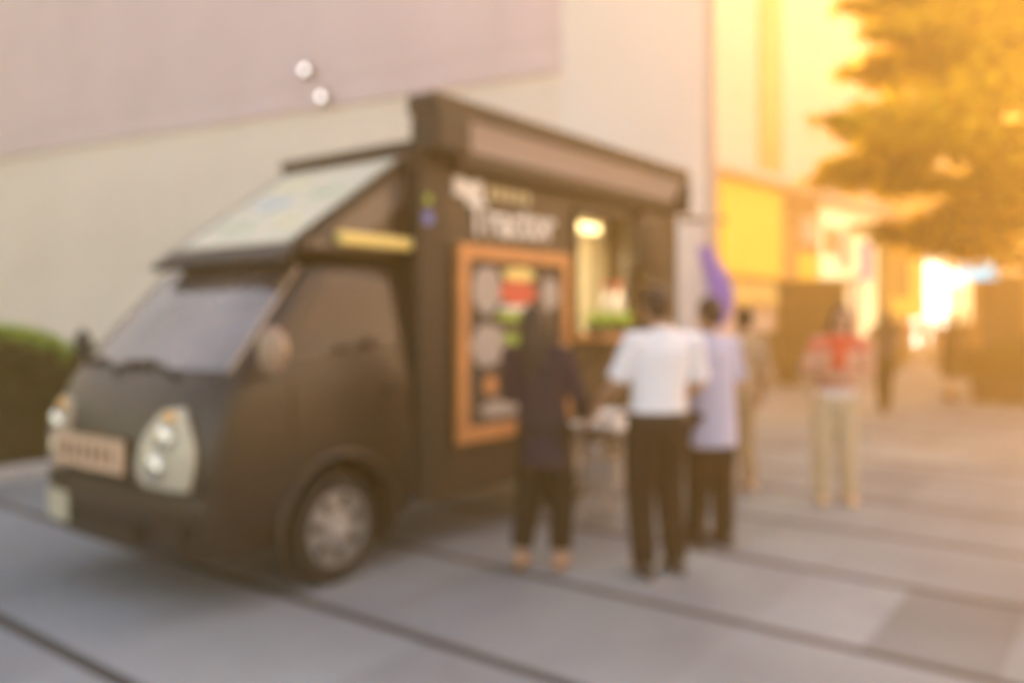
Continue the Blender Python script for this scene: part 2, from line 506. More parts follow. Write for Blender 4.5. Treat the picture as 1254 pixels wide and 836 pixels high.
for a, b in (((OP[0]-.05, -.03, OP[2]), (OP[0], -.003, OP[3]+.05)), ((OP[1], -.03, OP[2]), (OP[1]+.05, -.003, OP[3]+.05)), ((OP[0], -.03, OP[3]), (OP[1], -.003, OP[3]+.05))):
    fr.box(a, b, M['trim'])
fr.build('hatch_frame', TR)
ct = MB().box((2.42, -.34, 1.37), (3.55, -.003, 1.41), M['wood']); ct = ct.build('serving_counter', TR, bevel=.006)
for s in (2.55, 3.4):
    MB().tube([(s, -.30, 1.37), (s, -.01, 1.12)], .014, M['trim'], 8).build('bracket', ct)
MB().box((2.58, .05, 2.29), (3.0, .12, 2.36), M['bulb']).build('hatch_lamp', TR, bevel=.01)
lp = bpy.data.lights.new('hatch_light', 'AREA'); lp.energy = 14; lp.size = .5; lp.color = (1, .82, .5)
lo = bpy.data.objects.new('hatch_light', lp); COL.objects.link(lo); lo.parent = TR; lo.location = (2.85, .16, 2.3); lo.rotation_euler = (R(35), 0, 0)
# awning
aw = MB(); aw.box((.61, -.19, 2.865), (X1+.02, .06, 2.985), M['trim']); aw.box((.63, -.003, 2.645), (X1, .05, 2.863), M['trim']); awn = aw.build('awning', TR, bevel=.012)
MB().box((.60, -.22, 2.605), (.94, -.006, 2.862), M['trim']).build('end_bracket', awn, bevel=.03)
MB().box((X1-.10, -.20, 2.56), (X1+.03, -.006, 2.862), M['trim']).build('end_bracket', awn, bevel=.02)
cl = MB().patch(lambda u, v: (.95 + u*(X1-.11-.95), -.09 - .09*v + .01*math.sin(v*PI), 2.675 + .185*v), 30, 6, (0, .03, 0), M['awning'])
cl.build('cloth', awn, 50)
MB().box((.92, -.12, 2.56), (X1-.06, -.006, 2.672), M['trim']).build('front_bar', awn, bevel=.01)
# roof fairing over the cab
fa = MB(); fa.prism([(-.28, 1.945), (.815, 1.945), (.815, 2.66), (.76, 2.66)], 1, .10, 1.46, M['paint'])
fai = fa.build('roof_fairing', TR, bevel=.012)
d = Vector((1.04, 0, .715)); nn = Vector((-.715, 0, 1.04)).normalized()
def sl(u, v, off): 
    p = Vector((-.28, 0, 1.945)) + d*v + nn*off; return (p.x, .20 + 1.14*u, p.z)
pn = MB().patch(lambda u, v: sl(u, .06+.86*v, .012), 2, 2, tuple(-nn*.01), M['panelpale']).build('picture_panel', fai)
pic = MB()
for (u0, u1, v0, v1, mm_) in ((.10,.42,.50,.66,M['p1']), (.48,.85,.44,.58,M['p2']), (.14,.36,.20,.34,M['p3']), (.5,.86,.18,.32,M['p1']), (.55,.9,.66,.80,M['p3'])):
    n = 12
    vs = [sl((u0+u1)/2 + (u1-u0)/2*math.cos(2*PI*k/n), (v0+v1)/2 + (v1-v0)/2*math.sin(2*PI*k/n), .0145) for k in range(n)]
    vb = [tuple(Vector(p) - nn*.004) for p in vs]
    pic.add(vs + vb, [tuple(range(n))] + [(k, (k+1) % n, n+(k+1) % n, n+k) for k in range(n)], mm_)
pic.build('printed_picture', pn)
MB().prism([(-.38, 1.885), (-.25, 1.955), (-.22, 1.930), (-.34, 1.85)], 1, .08, 1.42, M['trim']).build('sun_visor', TR, bevel=.01)
MB().box((.76, .10, 2.665), (.86, 1.56, 2.745), M['trim']).build('roof_rail', TR, bevel=.015)
MB().prism([(-.31, 1.96), (-.23, 1.96), (.80, 2.67), (.71, 2.67)], 1, .055, .097, M['trim']).build('fairing_edge', fai, bevel=.008)
MB().prism([(-.20, 1.96), (.12, 1.96), (.79, 2.42), (.79, 2.60)], 1, .088, .096, M['fairsheen']).build('sheen_band', fai)  # lighter strip that paints the sheen along the fairing slope
yb = MB().box((.02, .015, 1.985), (.72, .085, 2.065), M['yellow']).build('marker_bar', TR, bevel=.02)
bd = MB(); bd.lathe([(.045, -.006), (.045, .006)], M['blue'], (.70, -.042, 2.20), 'y', 20); bd.build('badge', TR)
bd = MB(); bd.lathe([(.032, -.006), (.032, .006)], M['green'], (.70, -.042, 2.32), 'y', 20); bd.build('badge', TR)
# lettering on the side (reads along +s, faces -t)
def side_text(s, h, size, body, m, name, tilt=0):
    me = text_mb(body, size, m); o = link(name, me, TR)
    o.location = (s, -.016, h); o.rotation_euler = (PI/2, -tilt, 0); return o
side_text(1.13, 2.135, .335, 'Tractor', M['letterwhite'], 'lettering', .03)
MB().patch(lambda u, v: (.99 + .30*u, -.016, 2.38 + .125*v + .01*math.sin(u*9)), 10, 1, (0, .012, 0), M['letterwhite']).build('emblem', TR)
for k in range(5):
    MB().patch(lambda u, v, k=k: (1.36 + k*.105 + .07*u, -.016, 2.405 + .085*v), 1, 1, (0, .012, 0), M['letterpale']).build('worn_letter', TR)
# ------------------------------------------------------------------ things on / at the truck
def on_truck(p):
    return Vector((-1.0, 4.85, 0)) + U*p[0] + W*p[1] + Vector((0, 0, p[2]))
RZ = math.atan2(.7965, .6046)
mbd = thing('menu_board', 'orange wooden framed menu board with chalk drawing, hung on the truck side', 'menu board', on_truck((1.66, -.012, .70)), RZ)
f = MB(); hw_, hh_ = .68, 1.36; fw = .105
f.box((-hw_, -.06, 0), (-hw_+fw, -.0, hh_), M['wood']); f.box((hw_-fw, -.06, 0), (hw_, 0, hh_), M['wood'])
f.box((-hw_+fw, -.06, 0), (hw_-fw, 0, fw), M['wood']); f.box((-hw_+fw, -.06, hh_-fw), (hw_-fw, 0, hh_), M['wood'])
f.build('frame', mbd, bevel=.006)
MB().box((-hw_+fw, -.035, fw), (hw_-fw, -.002, hh_-fw), M['board']).build('chalkboard', mbd)
dw = MB()
def blob(cx, cz, rx, rz, m, n=16, k=0):
    vs = [(cx + rx*math.cos(2*PI*i/n)*(1+.1*math.sin(3*i+k)), -.0385, cz + rz*math.sin(2*PI*i/n)*(1+.1*math.cos(2*i+k))) for i in range(n)]
    vb = [(a, -.0355, c_) for a, b_, c_ in vs]
    dw.add(vs+vb, [tuple(range(n))] + [(i, (i+1) % n, n+(i+1) % n, n+i) for i in range(n)], m)
blob(.02, 1.17, .20, .055, M['yellow']); blob(.0, 1.04, .23, .095, M['red'], k=1); blob(.0, .925, .23, .024, M['white'])
blob(-.02, .865, .25, .040, M['green'], k=2); blob(.03, .70, .25, .045, M['green'])
blob(-.36, 1.05, .16, .17, M['grey'], k=1); blob(.42, 1.04, .12, .13, M['grey'], k=2)
blob(-.34, .66, .20, .15, M['grey'], k=3); blob(.34, .52, .18, .13, M['grey'], k=4)
blob(.12, .38, .12, .17, M['white'], k=2); blob(-.32, .38, .08, .07, M['wood']); blob(-.20, .21, .24, .06, M['grey'], k=4); blob(.2, .21, .16, .05, M['grey'], k=1)
dw.build('chalk_drawing', mbd)

spk = thing('loudspeaker', 'black loudspeaker hanging beside the serving hatch of the truck', 'speaker', on_truck((3.36, -.10, 1.98)), RZ)
b = MB(); b.box((-.17, -.16, 0), (.26, .035, .47), M['black']); b.build('cabinet', spk, bevel=.05)
b = MB(); b.lathe([(.12, -.012), (.10, -.004), (.04, .0)], M['trim'], (.045, -.164, .16), 'y', 24); b.build('woofer', spk, 40)
b = MB(); b.lathe([(.05, -.012), (.01, -.002)], M['trim'], (.045, -.164, .36), 'y', 16); b.build('tweeter', spk, 40)

for i, (s, lab) in enumerate(((2.86, 'pale bottle on the serving counter, left of a pair'), (3.07, 'pale bottle on the serving counter, right of a pair'))):
    bt = thing('bottle', lab, 'bottle', on_truck((s, -.10, 1.411)), RZ, 'pale bottles on the serving counter')
    b = MB(); b.lathe([(.045, 0), (.05, .02), (.05, .26), (.035, .33), (.02, .36), (.02, .40)], M['grey'], n=20); b.build('body', bt, 50)
    b = MB(); b.lathe([(.024, .40), (.024, .44)], M['red'], n=14); b.build('cap', bt, 50)
hb = thing('herb_planter', 'long planter of green herbs on the serving counter', 'planter', on_truck((2.68, -.20, 1.411)), RZ)
b = MB(); b.prism([(-.05, 0), (.05, 0), (.065, .07), (-.065, .07)], 0, -.22, .34, M['pot']); b.build('trough', hb)
rg = np.random.default_rng(3)
leaves('herb_leaves', np.c_[rg.uniform(-.22, .34, 500), rg.uniform(-.07, .07, 500), .07 + rg.random(500)*.11], .05, [M['leafgreen'], M['leafdark']], [.8, .2], hb, 4)

# folding table with bowls, before the hatch
tx, ty = .78, 6.35
tb = thing('folding_table', 'pale folding table with crossed legs in front of the serving hatch', 'table', (tx, ty, 0), RZ)
MB().box((-.30, -.22, .74), (.34, .22, .77), M['white']).build('tabletop', tb, bevel=.008)
for y in (-.17, .17):
    for a in (1, -1):
        MB().tube([(-.27*a, y + .012*a, .0), (.28*a, y + .012*a, .74)], .015, M['grey'], 8).build('leg', tb)
MB().box((-.24, -.16, .33), (.26, .16, .345), M['awning']).build('lower_shelf', tb)
for i, (dx, dy, lab) in enumerate(((-.16, -.05, 'white bowl on the folding table, nearer the navy top'), (.05, .06, 'white bowl in the middle of the folding table'), (.22, -.08, 'white bowl on the folding table, nearer the white shirt'))):
    p = Vector((tx, ty, 0)) + U*dx + W*dy
    b = MB(); b.lathe([(.04, 0), (.05, .006), (.10, .07), (.105, .075), (.095, .07), (.045, .015), (.01, .012)], M['white'], n=24)
    o = b.build('bowl', None, 50); o.location = (p.x, p.y, .771); tag(o, lab, 'bowl', 'white bowls on the folding table')
for i, (dx, z0, c_, lab) in enumerate(((-.10, .346, M['grey'], 'grey crate on the lower shelf of the folding table'), (.16, .346, M['cream'], 'cream crate on the lower shelf of the folding table'))):
    p = Vector((tx, ty, z0)) + U*dx
    b = MB(); b.box((-.11, -.12, 0), (.11, .12, .012), c_)
    for q in ((-.11,-.12,.11,-.105), (-.11,.105,.11,.12), (-.11,-.105,-.095,.105), (.095,-.105,.11,.105)): b.box((q[0], q[1], .012), (q[2], q[3], .17), c_)
    o = b.build('crate'); o.location = p; o.rotation_euler = (0, 0, RZ); tag(o, lab, 'crate', 'crates under the folding table')

# ------------------------------------------------------------------ people
def person(label, loc, rz, height, shirt, pants, skin='skin', sleeve=.5, hem=.93, arms=None, feet=None, hair='short',
           shoes='black', pants_to=.07, skirt=False, voxel=.012, belly=0, headlean=(0, 0), sandals=False, group='people at the food truck', scarf=None, width=1.0, sway=.0):
    k = height/1.70
    P = thing('person', label, 'person', (loc[0], loc[1], 0), rz, group)
    def S(v): return ((v[0]*width + sway*math.sin(PI*v[2]/1.25))*k, (v[1] + .5*abs(sway)*math.sin(PI*v[2]/1.25))*k, v[2]*k)
    arms = arms or {1: ((.24, -.02, 1.12), (.25, .06, .88)), -1: ((-.24, -.02, 1.12), (-.25, .06, .88))}
    feet = feet or {1: (.10, 0.0), -1: (-.10, 0.0)}
    hx, hy = headlean
    sk_ = M[skin]
    body = MB()
    def T(mb, pts, rads, m, n=12): mb.tube([S(p) for p in pts], [tuple(q*k for q in r) if hasattr(r, '__len__') else r*k for r in rads], m, n)
    def ell(mb, rows, m, n=20):
        rings = []
        for (cx, cy, z, rx, ry) in rows:
            rings.append([S((cx + rx*math.cos(2*PI*i/n), cy + ry*math.sin(2*PI*i/n), z)) for i in range(n)])
        mb.loft(rings, m)
    # torso, neck
    ell(body, [(0,0,.80,.13,.09), (0,0,.90,.165,.105), (0,0,1.02,.145,.095), (0,.005,1.18,.155,.10), (0,0,1.33,.175,.10), (0,-.005,1.40,.13,.07), (0,0,1.44,.06,.055), (hx*.4,hy*.4,1.50,.055,.058)], sk_)
    # head: skull, jaw, nose, ears, chin
    hc = Vector((hx, hy, 1.585))
    def HB(c, r): body.ball(S((hc.x+c[0], hc.y+c[1], hc.z+c[2])), tuple(q*k for q in r), sk_, 16, 11)
    HB((0, -.005, .018), (.074, .092, .095)); HB((0, .022, -.045), (.058, .068, .072)); HB((0, .055, -.088), (.026, .026, .024))
    HB((0, .098, -.022), (.013, .022, .022)); HB((0, .090, .003), (.009, .014, .03))
    HB((.074, -.005, -.012), (.012, .024, .034)); HB((-.074, -.005, -.012), (.012, .024, .034)); HB((0, .074, -.058), (.024, .016, .010))
    # legs
    knee = {}
    for s in (1, -1):
        fx, fy = feet[s]
        hip = Vector((s*.085, 0, .88)); ank = Vector((fx, fy, .085)); kn = (hip+ank)/2 + Vector((0, .025, .02)); knee[s] = (hip, kn, ank)
        T(body, [hip + Vector((0,0,.04)), hip*.5+kn*.5, kn, kn*.55+ank*.45 + Vector((0,-.012,0)), ank, ank - Vector((0,0,.04))], [.085, .072, .052, .052, .036, .038], sk_)
        T(body, [ank + Vector((0,-.04,-.045)), ank + Vector((0,.05,-.045)), ank + Vector((s*.012,.15,-.06))], [(.036,.035), (.042,.032), (.034,.018)], sk_)
    # arms and hands
    for s in (1, -1):
        el, wr = (Vector(q) for q in arms[s]); sh = Vector((s*.178, -.005, 1.385))
        T(body, [sh + Vector((-s*.06, 0, .0)), sh, sh*.5+el*.5, el, el*.6+wr*.4, wr], [.05, .055, .047, .040, .040, .027], sk_)
        d = (wr-el).normalized()
        side = Vector((s, 0, 0)) - d*d.x*s
        side = side.normalized() if side.length > .2 else Vector((0, 1, 0))
        inn = -side; fwd = d.cross(inn).normalized()
        if fwd.y < 0: fwd = -fwd
        pc = wr + d*.085
        T(body, [wr - d*.01, wr + d*.045, pc], [(.026,.022), (.040,.020), (.040,.017)], sk_)
        # four fingers spread along fwd, curling inwards; thumb from the side of the palm
        for i, (off, ln) in enumerate(((.030, .070), (.010, .080), (-.010, .075), (-.029, .058))):
            b0 = pc + fwd*off - d*.012
            p1 = b0 + d*(ln*.45) + inn*.006; p2 = p1 + (d*.8+inn*.6).normalized()*ln*.35; p3 = p2 + (d*.35+inn*.95).normalized()*ln*.28
            T(body, [b0, p1, p2, p3], [.010, .0095, .009, .0075], sk_, 8)
        t0 = wr + d*.03 + fwd*.028; t1 = t0 + (fwd*.8+d*.6).normalized()*.038; t2 = t1 + (d+inn*.4).normalized()*.032
        T(body, [t0, t1, t2], [.014, .012, .009], sk_, 8)
    bd_ = link('body', remeshed(body, 'body', voxel*.75 if voxel < .01 else voxel, 2), P)
    # eyes and mouth
    for s in (1, -1): MB().ball(S((hc.x + s*.030, hc.y + .080, hc.z + .004)), (.013*k, .010*k, .008*k), M['eye'], 10, 7).build('eye', P, 60)
    fm = MB(); fm.ball(S((hc.x, hc.y + .088, hc.z - .058)), (.022*k, .006*k, .006*k), M['lips'], 10, 7); fm.build('mouth', P, 60)
    # hair
    hr = MB()
    hr.ball(S((hc.x, hc.y-.016, hc.z+.034)), (.086*k, .096*k, .094*k), M['hair'], 18, 12)
    if hair == 'short':
        hr.ball(S((hc.x, hc.y-.050, hc.z-.012)), (.070*k, .055*k, .070*k), M['hair'])
    else:
        hr.tube([S((hc.x, hc.y-.045, hc.z+.03)), S((hc.x, hc.y-.068, hc.z-.06)), S((hc.x*.7, -.095, 1.42)), S((0, -.115, 1.26))],
                [(.085*k, .07*k), (.09*k, .055*k), (.095*k, .04*k), (.05*k, .02*k)], M['hair'], 14)
        for s in (1, -1):
            hr.tube([S((hc.x+s*.07, hc.y-.01, hc.z+.03)), S((hc.x+s*.082, hc.y, hc.z-.05)), S((hc.x+s*.08, .0, 1.42))], [.03*k, .028*k, .015*k], M['hair'], 8)
    # cut the face free
    hm = remeshed(hr, 'hair', .012, 2)
    for v in hm.vertices:
        if v.co.z < (hc.z+.055)*k and v.co.y > (hc.y+.045)*k: v.co.y = (hc.y+.045)*k
    link('hair', hm, P)
    # shirt
    st = MB(); e = .016
    rows = []
    if hem < .80: rows.append((0, 0, hem, .185+.01*belly, .135))
    if hem < .95: rows.append((0, 0, max(hem, .90), .178, .122+belly*.03))
    rows += [(0, .002, 1.02, .166, .115+belly*.05), (0, .006, 1.18, .175, .118+belly*.03), (0, 0, 1.32, .192, .118), (0, -.003, 1.395, .155, .088), (0, 0, 1.445, .075, .070), (hx*.2, hy*.2, 1.468, .066, .066)]
    ell(st, rows, shirt)
    for s in (1, -1):
        el, wr = (Vector(q) for q in arms[s]); sh = Vector((s*.178, -.005, 1.385))
        pts = [sh + Vector((-s*.07, 0, .0)), sh + Vector((s*.004, 0, .0)), sh*.5+el*.5]; rd = [.066, .074, .066]
        if sleeve > .9: pts += [el, el*.5+wr*.5, wr - (wr-el)*.06]; rd += [.058, .050, .040]
        elif sleeve > .5: pts += [el + (sh-el)*.12]; rd += [.068]
        else: pts[-1] = sh + (el-sh)*.35; rd[-1] = .07
        T(st, pts, rd, shirt)
    link('shirt' if not skirt else 'dress_top', remeshed(st, 'shirt', max(.010, voxel), 3), P)
    # trousers / skirt
    tr = MB()
    if skirt:
        ell(tr, [(0, 0, .48, .22, .17), (0, 0, .70, .20, .145), (0, 0, .92, .178, .118), (0, 0, 1.03, .160, .108)], pants)
        link('skirt', remeshed(tr, 'skirt', .012, 2), P)
    else:
        ell(tr, [(0, 0, .80, .165, .118), (0, 0, .90, .182, .124), (0, 0, 1.01, .158, .106)], pants)
        for s in (1, -1):
            hip, kn, ank = knee[s]
            T(tr, [hip + Vector((-s*.005, 0, .04)), hip*.5+kn*.5, kn, kn*.5+ank*.5, ank + Vector((0, 0, pants_to-.075))], [.106, .102, .088, .080, .074], pants)
        link('trousers', remeshed(tr, 'trousers', max(.010, voxel), 3), P)
        if hem > .9:
            bl = MB(); n = 24
            rr = []
            for z, q in ((.925, 1.0), (.925, 1.03), (.965, 1.03), (.965, 1.0)):
                rr.append([S((.180*q*math.cos(2*PI*i/n), .124*q*math.sin(2*PI*i/n), z)) for i in range(n)])
            bl.loft(rr, M['black'], False); bl.build('belt', P, 40)
    for s in (1, -1):
        fx, fy = feet[s]
        sh_ = MB()
        if sandals:
            n = 16
            out = [S((fx + (.044 + .006*math.cos(a))*math.cos(a), fy + .045 + .135*math.sin(a), 0)) for a in [2*PI*i/n for i in range(n)]]
            sh_.loft([out, [(p[0], p[1], .022*k) for p in out]], M['darkletter'])
            sh_.tube([S((fx-.048, fy+.09, .02)), S((fx, fy+.085, .072)), S((fx+.048, fy+.09, .02))], .008*k, M['darkletter'], 6)
            sh_.build('sandal', P, 40)
        else:
            sm = {'black': M['black'], 'white': M['white'], 'tan': M['tan']}[shoes]
            rows = []
            for (y, w, h) in ((-.085, .030, .05), (-.06, .042, .085), (0, .046, .10), (.07, .048, .072), (.13, .046, .055), (.175, .030, .035)):
                rows.append([S((fx + w*math.cos(a), fy + y, max(0.0, h*.5 + h*.62*math.sin(a)))) for a in [2*PI*i/14 for i in range(14)]])
            sh_.loft(rows, sm); sh_.build('shoe', P, 60)
    if scarf:
        sc2 = MB(); ring = [S((.095*math.cos(a), .085*math.sin(a)+.006, 1.425-.02*math.sin(a))) for a in [2*PI*i/18 for i in range(19)]]
        sc2.tube(ring, .040*k, scarf, 10)
        sc2.tube([S((.03, .10, 1.40)), S((.02, .145, 1.30)), S((.03, .14, 1.16))], [.035*k, (.06*k, .02*k), (.06*k, .015*k)], scarf, 10)
        link('scarf', remeshed(sc2, 'scarf', .012, 2), P)
    return P

C = {
 'navy': cloth('navy_cloth', (.028, .022, .040)), 'black': cloth('black_cloth', (.016, .013, .011)),
 'white': cloth('white_shirt_cloth', (.82, .80, .85), noise=.03), 'bluec': cloth('pale_blue_cloth', (.50, .50, .68), noise=.05),
 'beige': cloth('beige_cloth', (.44, .32, .21)), 'beige2': cloth('beige_trouser_cloth', (.40, .28, .17)),
 'khaki': cloth('khaki_cloth', (.52, .43, .30)), 'red': cloth('red_cloth', (.70, .08, .04)),
 'greyc': cloth('grey_cloth', (.12, .085, .075)), 'pink': cloth('pink_cloth', (.60, .36, .34)), 'brown': cloth('brown_cloth', (.20, .11, .07)),
 'orange': cloth('orange_cloth', (.55, .24, .10)),
}
def check_cloth():
    m = bpy.data.materials.new('checked_cloth'); m.use_nodes = True
    nt = m.node_tree; N = nt.nodes; L = nt.links; b = N['Principled BSDF']; b.inputs['Roughness'].default_value = .85
    tc = N.new('ShaderNodeTexCoord'); sp = N.new('ShaderNodeSeparateXYZ'); L.new(tc.outputs['Object'], sp.inputs[0])
    cr = N.new('ShaderNodeValToRGB'); cr.color_ramp.interpolation = 'LINEAR'
    E = cr.color_ramp.elements
    E[0].position = .0; E[0].color = (.78, .74, .76, 1); E[1].position = 1; E[1].color = (.62, .40, .34, 1)
    for p, c_ in ((.14, (.76, .70, .72, 1)), (.22, (.60, .22, .17, 1)), (.36, (.66, .30, .25, 1)), (.46, (.60, .30, .20, 1)), (.60, (.66, .38, .28, 1)), (.8, (.66, .12, .07, 1))):
        e = E.new(p); e.color = c_
    mr = N.new('ShaderNodeMapRange'); mr.inputs['From Min'].default_value = .86; mr.inputs['From Max'].default_value = 1.45
    L.new(sp.outputs['Z'], mr.inputs['Value']); L.new(mr.outputs['Result'], cr.inputs['Fac']); L.new(cr.outputs['Color'], b.inputs['Base Color'])
    return m
C['check'] = check_cloth()

# 1 woman in navy at the board, facing the hatch
person('person in a long navy top and dark trousers with long hair, nearest the menu board', (.17, 5.20), R(-20), 1.63, C['navy'], C['black'],
       sleeve=1.0, hem=.66, sway=.035, hair='long', sandals=True, voxel=.009, pants_to=.12,
       feet={1: (.125, .02), -1: (-.125, -.03)}, arms={1: ((.25, .02, 1.11), (.235, .17, .97)), -1: ((-.23, .02, 1.10), (-.10, .22, 1.08))})
# 2 man in the white shirt
person('person in a white short-sleeved shirt and black trousers, seen from behind', (.905, 5.06), R(8), 1.74, C['white'], C['black'],
       sleeve=.6, hem=.93, sway=-.03, voxel=.009, feet={1: (.115, .05), -1: (-.105, -.02)}, headlean=(-.045, .035), width=.98,
       arms={1: ((.27, .03, 1.11), (.19, .25, 1.02)), -1: ((-.27, .03, 1.12), (-.29, .26, 1.00))})
# 3 man in pale blue
person('person in an untucked pale blue shirt beside the white shirt', (1.36, 5.70), R(28), 1.69, C['bluec'], C['black'],
       sleeve=.6, hem=.68, sway=.04, voxel=.009, feet={1: (.085, -.03), -1: (-.085, .06)}, belly=.4,
       arms={1: ((.245, .0, 1.10), (.21, .20, .98)), -1: ((-.245, .0, 1.10), (-.20, .20, .98))})
# 4 beige
person('person all in beige, standing behind the pale blue shirt', (2.07, 7.55), R(5), 1.64, C['beige'], C['beige2'], skin='skin2',
       sleeve=.6, hem=.80, sway=-.035, shoes='tan', voxel=.012)
# 5 woman in red and white
person('person with a red scarf, checked top and khaki trousers, facing the camera', (2.75, 7.02), R(170), 1.65, C['check'], C['khaki'],
       sleeve=.6, hem=.86, sway=.035, hair='long', shoes='tan', voxel=.010, scarf=C['red'], feet={1: (.14, .02), -1: (-.10, -.02)}, group='people walking on the plaza',
       arms={1: ((.27, .0, 1.12), (.12, .20, 1.10)), -1: ((-.27, .0, 1.12), (-.10, .21, 1.08))})
# 6 walking away
person('person in a grey top and black trousers, walking away down the plaza', (6.08, 13.6), R(-15), 1.66, C['greyc'], C['black'], hem=.84, sleeve=.4,
       feet={1: (.05, .16), -1: (-.04, -.14)}, voxel=.014, group='people walking on the plaza', hair='long',
       arms={1: ((.25, .02, 1.12), (.18, .2, 1.08)), -1: ((-.25, .02, 1.12), (-.18, .2, 1.08))})
# 7 black dress
person('person in a short black dress with bare legs, near the potted shrub', (8.2, 15.6), R(20), 1.62, C['black'], C['black'], hem=.95, sleeve=.4, skirt=True,
       feet={1: (.06, .10), -1: (-.05, -.08)}, voxel=.014, group='people walking on the plaza', hair='long')
# 8-10 far away
for (px, Y, ht, sc1, pc1, lab, rz) in ((1112, 29, 1.66, 'pink', 'brown', 'small far person in a pink top, left of the bright shop window', 10),
                                       (1131, 31, 1.62, 'orange', 'khaki', 'small far person in an orange top before the bright shop window', 190),
                                       (1098, 24, 1.68, 'black', 'black', 'small far person all in black, left of the pink top', 0),
                                       (1181, 21, 1.66, 'navy', 'black', 'far person in dark navy beside the black dress', 15),
                                       (1147, 27, 1.60, 'brown', 'brown', 'small far person in brown, right of the orange top', 40)):
    person(lab, (at(px, Y), Y), R(rz), ht, C[sc1], C[pc1], voxel=.02, group='people far down the plaza', sleeve=.6)

# ------------------------------------------------------------------ hedge and kerb at the left
K0 = Vector((-4.70, 8.0, 0))
kb = MB(); 
for i in range(8):
    a = -3.0 + i*1.0
    kb.box((a+.004, -.0, 0), (a+.996, .17, .13), M['stone'])
o = kb.build('kerb', None, bevel=.01); o.location = K0; o.rotation_euler = (0, 0, RZ); structure(o)
o = MB().box((-3.1, .175, 0), (5.0, 3.2, .10), M['soil']).build('planting_bed'); o.location = K0; o.rotation_euler = (0, 0, RZ); structure(o)
hd = thing('hedge', 'clipped hedge, green top painted as sunlit, dark sides, in front of the pale wall', 'hedge', K0, RZ)
def hedge_top(s): return float(np.interp(s, [-3, -.6, .0, .5, 1.0, 3, 5], [1.60, 1.60, 1.50, 1.36, 1.22, 1.15, 1.1]))
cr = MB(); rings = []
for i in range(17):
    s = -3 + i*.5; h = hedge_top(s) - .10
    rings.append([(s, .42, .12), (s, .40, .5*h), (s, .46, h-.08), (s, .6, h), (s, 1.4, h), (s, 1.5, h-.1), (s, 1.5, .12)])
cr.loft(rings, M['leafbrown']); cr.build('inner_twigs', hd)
rg = np.random.default_rng(11); pt = []; pf = []
for i in range(9000):
    s = rg.uniform(-3, 5); h = hedge_top(s) + .05*math.sin(s*5)
    pt.append((s, rg.uniform(.35, 1.55), h - .02 - abs(rg.normal(0, .05))))
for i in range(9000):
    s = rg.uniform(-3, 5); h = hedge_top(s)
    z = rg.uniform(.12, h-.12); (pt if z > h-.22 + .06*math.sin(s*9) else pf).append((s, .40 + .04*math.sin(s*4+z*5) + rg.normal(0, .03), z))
leaves('top_leaves', pt, .075, [M['leafgreen'], M['leafdark']], [.95, .05], hd, 5)  # sunlit look of the top is put into its brighter leaf mix
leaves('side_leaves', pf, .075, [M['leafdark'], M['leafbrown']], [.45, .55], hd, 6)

# ------------------------------------------------------------------ mall building behind the truck
def wall_mat(name, col, noise, pw, ph, rz=0):
    """large wall panels with fine joints"""
    m = mat(name, col, .75, noise=noise, nscale=.5); nt = m.node_tree; N = nt.nodes; L = nt.links
    b = N['Principled BSDF']; src = b.inputs['Base Color'].links[0].from_socket
    tc = N.new('ShaderNodeTexCoord'); sp = N.new('ShaderNodeSeparateXYZ'); L.new(tc.outputs['Object'], sp.inputs[0])
    def lines(sock, step, w):
        d = N.new('ShaderNodeMath'); d.operation = 'DIVIDE'; L.new(sock, d.inputs[0]); d.inputs[1].default_value = step
        f_ = N.new('ShaderNodeMath'); f_.operation = 'FRACT'; L.new(d.outputs[0], f_.inputs[0])
        l = N.new('ShaderNodeMath'); l.operation = 'LESS_THAN'; L.new(f_.outputs[0], l.inputs[0]); l.inputs[1].default_value = w/step
        return l.outputs[0]
    mx = N.new('ShaderNodeMath'); mx.operation = 'MAXIMUM'; L.new(lines(sp.outputs['X'], pw, .05), mx.inputs[0]); L.new(lines(sp.outputs['Z'], ph, .05), mx.inputs[1])
    sub = N.new('ShaderNodeMath'); sub.operation = 'MULTIPLY_ADD'; L.new(mx.outputs[0], sub.inputs[0]); sub.inputs[1].default_value = -.12; sub.inputs[2].default_value = 1
    sc = N.new('ShaderNodeVectorMath'); sc.operation = 'SCALE'; L.new(src, sc.inputs[0]); L.new(sub.outputs[0], sc.inputs['Scale'])
    L.new(sc.outputs[0], b.inputs['Base Color'])
    return m
M['wallbeige'] = wall_mat('beige_cladding', (.86, .76, .70), .07, 4.2, 2.6)
M['wallmauve'] = wall_mat('mauve_cladding', (.70, .565, .63), .08, 4.2, 3.0)
M['wallcream'] = wall_mat('cream_render', (.86, .79, .76), .04, 6, 3.4)
D1 = Vector((1.835, -1, 0)).normalized(); A1 = Vector((-11.3, 20, 0))
rz1 = math.atan2(D1.y, D1.x)
kl = 7.75*2.09   # along the wall to the corner
ml = thing('mall_building', 'large pale mall building with mauve overhanging upper block behind the truck', 'building', A1, rz1)
bk = Vector((.19, 1, 0)).normalized()*9; bl_ = (bk.dot(D1), bk.dot(Vector((-D1.y, D1.x, 0))))
MB().prism([(-22, 0), (kl, 0), (kl+bl_[0], bl_[1]), (-22, bl_[1])], 2, 0, 13.5, M['wallbeige']).build('wall', ml)
ek = 6.6*2.09
ov = MB(); pl = [(-22, -.06), (ek-.25, -.06), (ek-.1, -.05), (ek-.02, -.03), (ek, -.003), (-22, -.003)]
ov.prism(pl, 2, 5.5, 13.6, M['wallmauve']); ov.build('overhanging_block', ml)
MB().box((ek+.004, -.06, 0), (kl-.003, -.003, 13.55), M['wallcream']).build('corner_pier', ml)
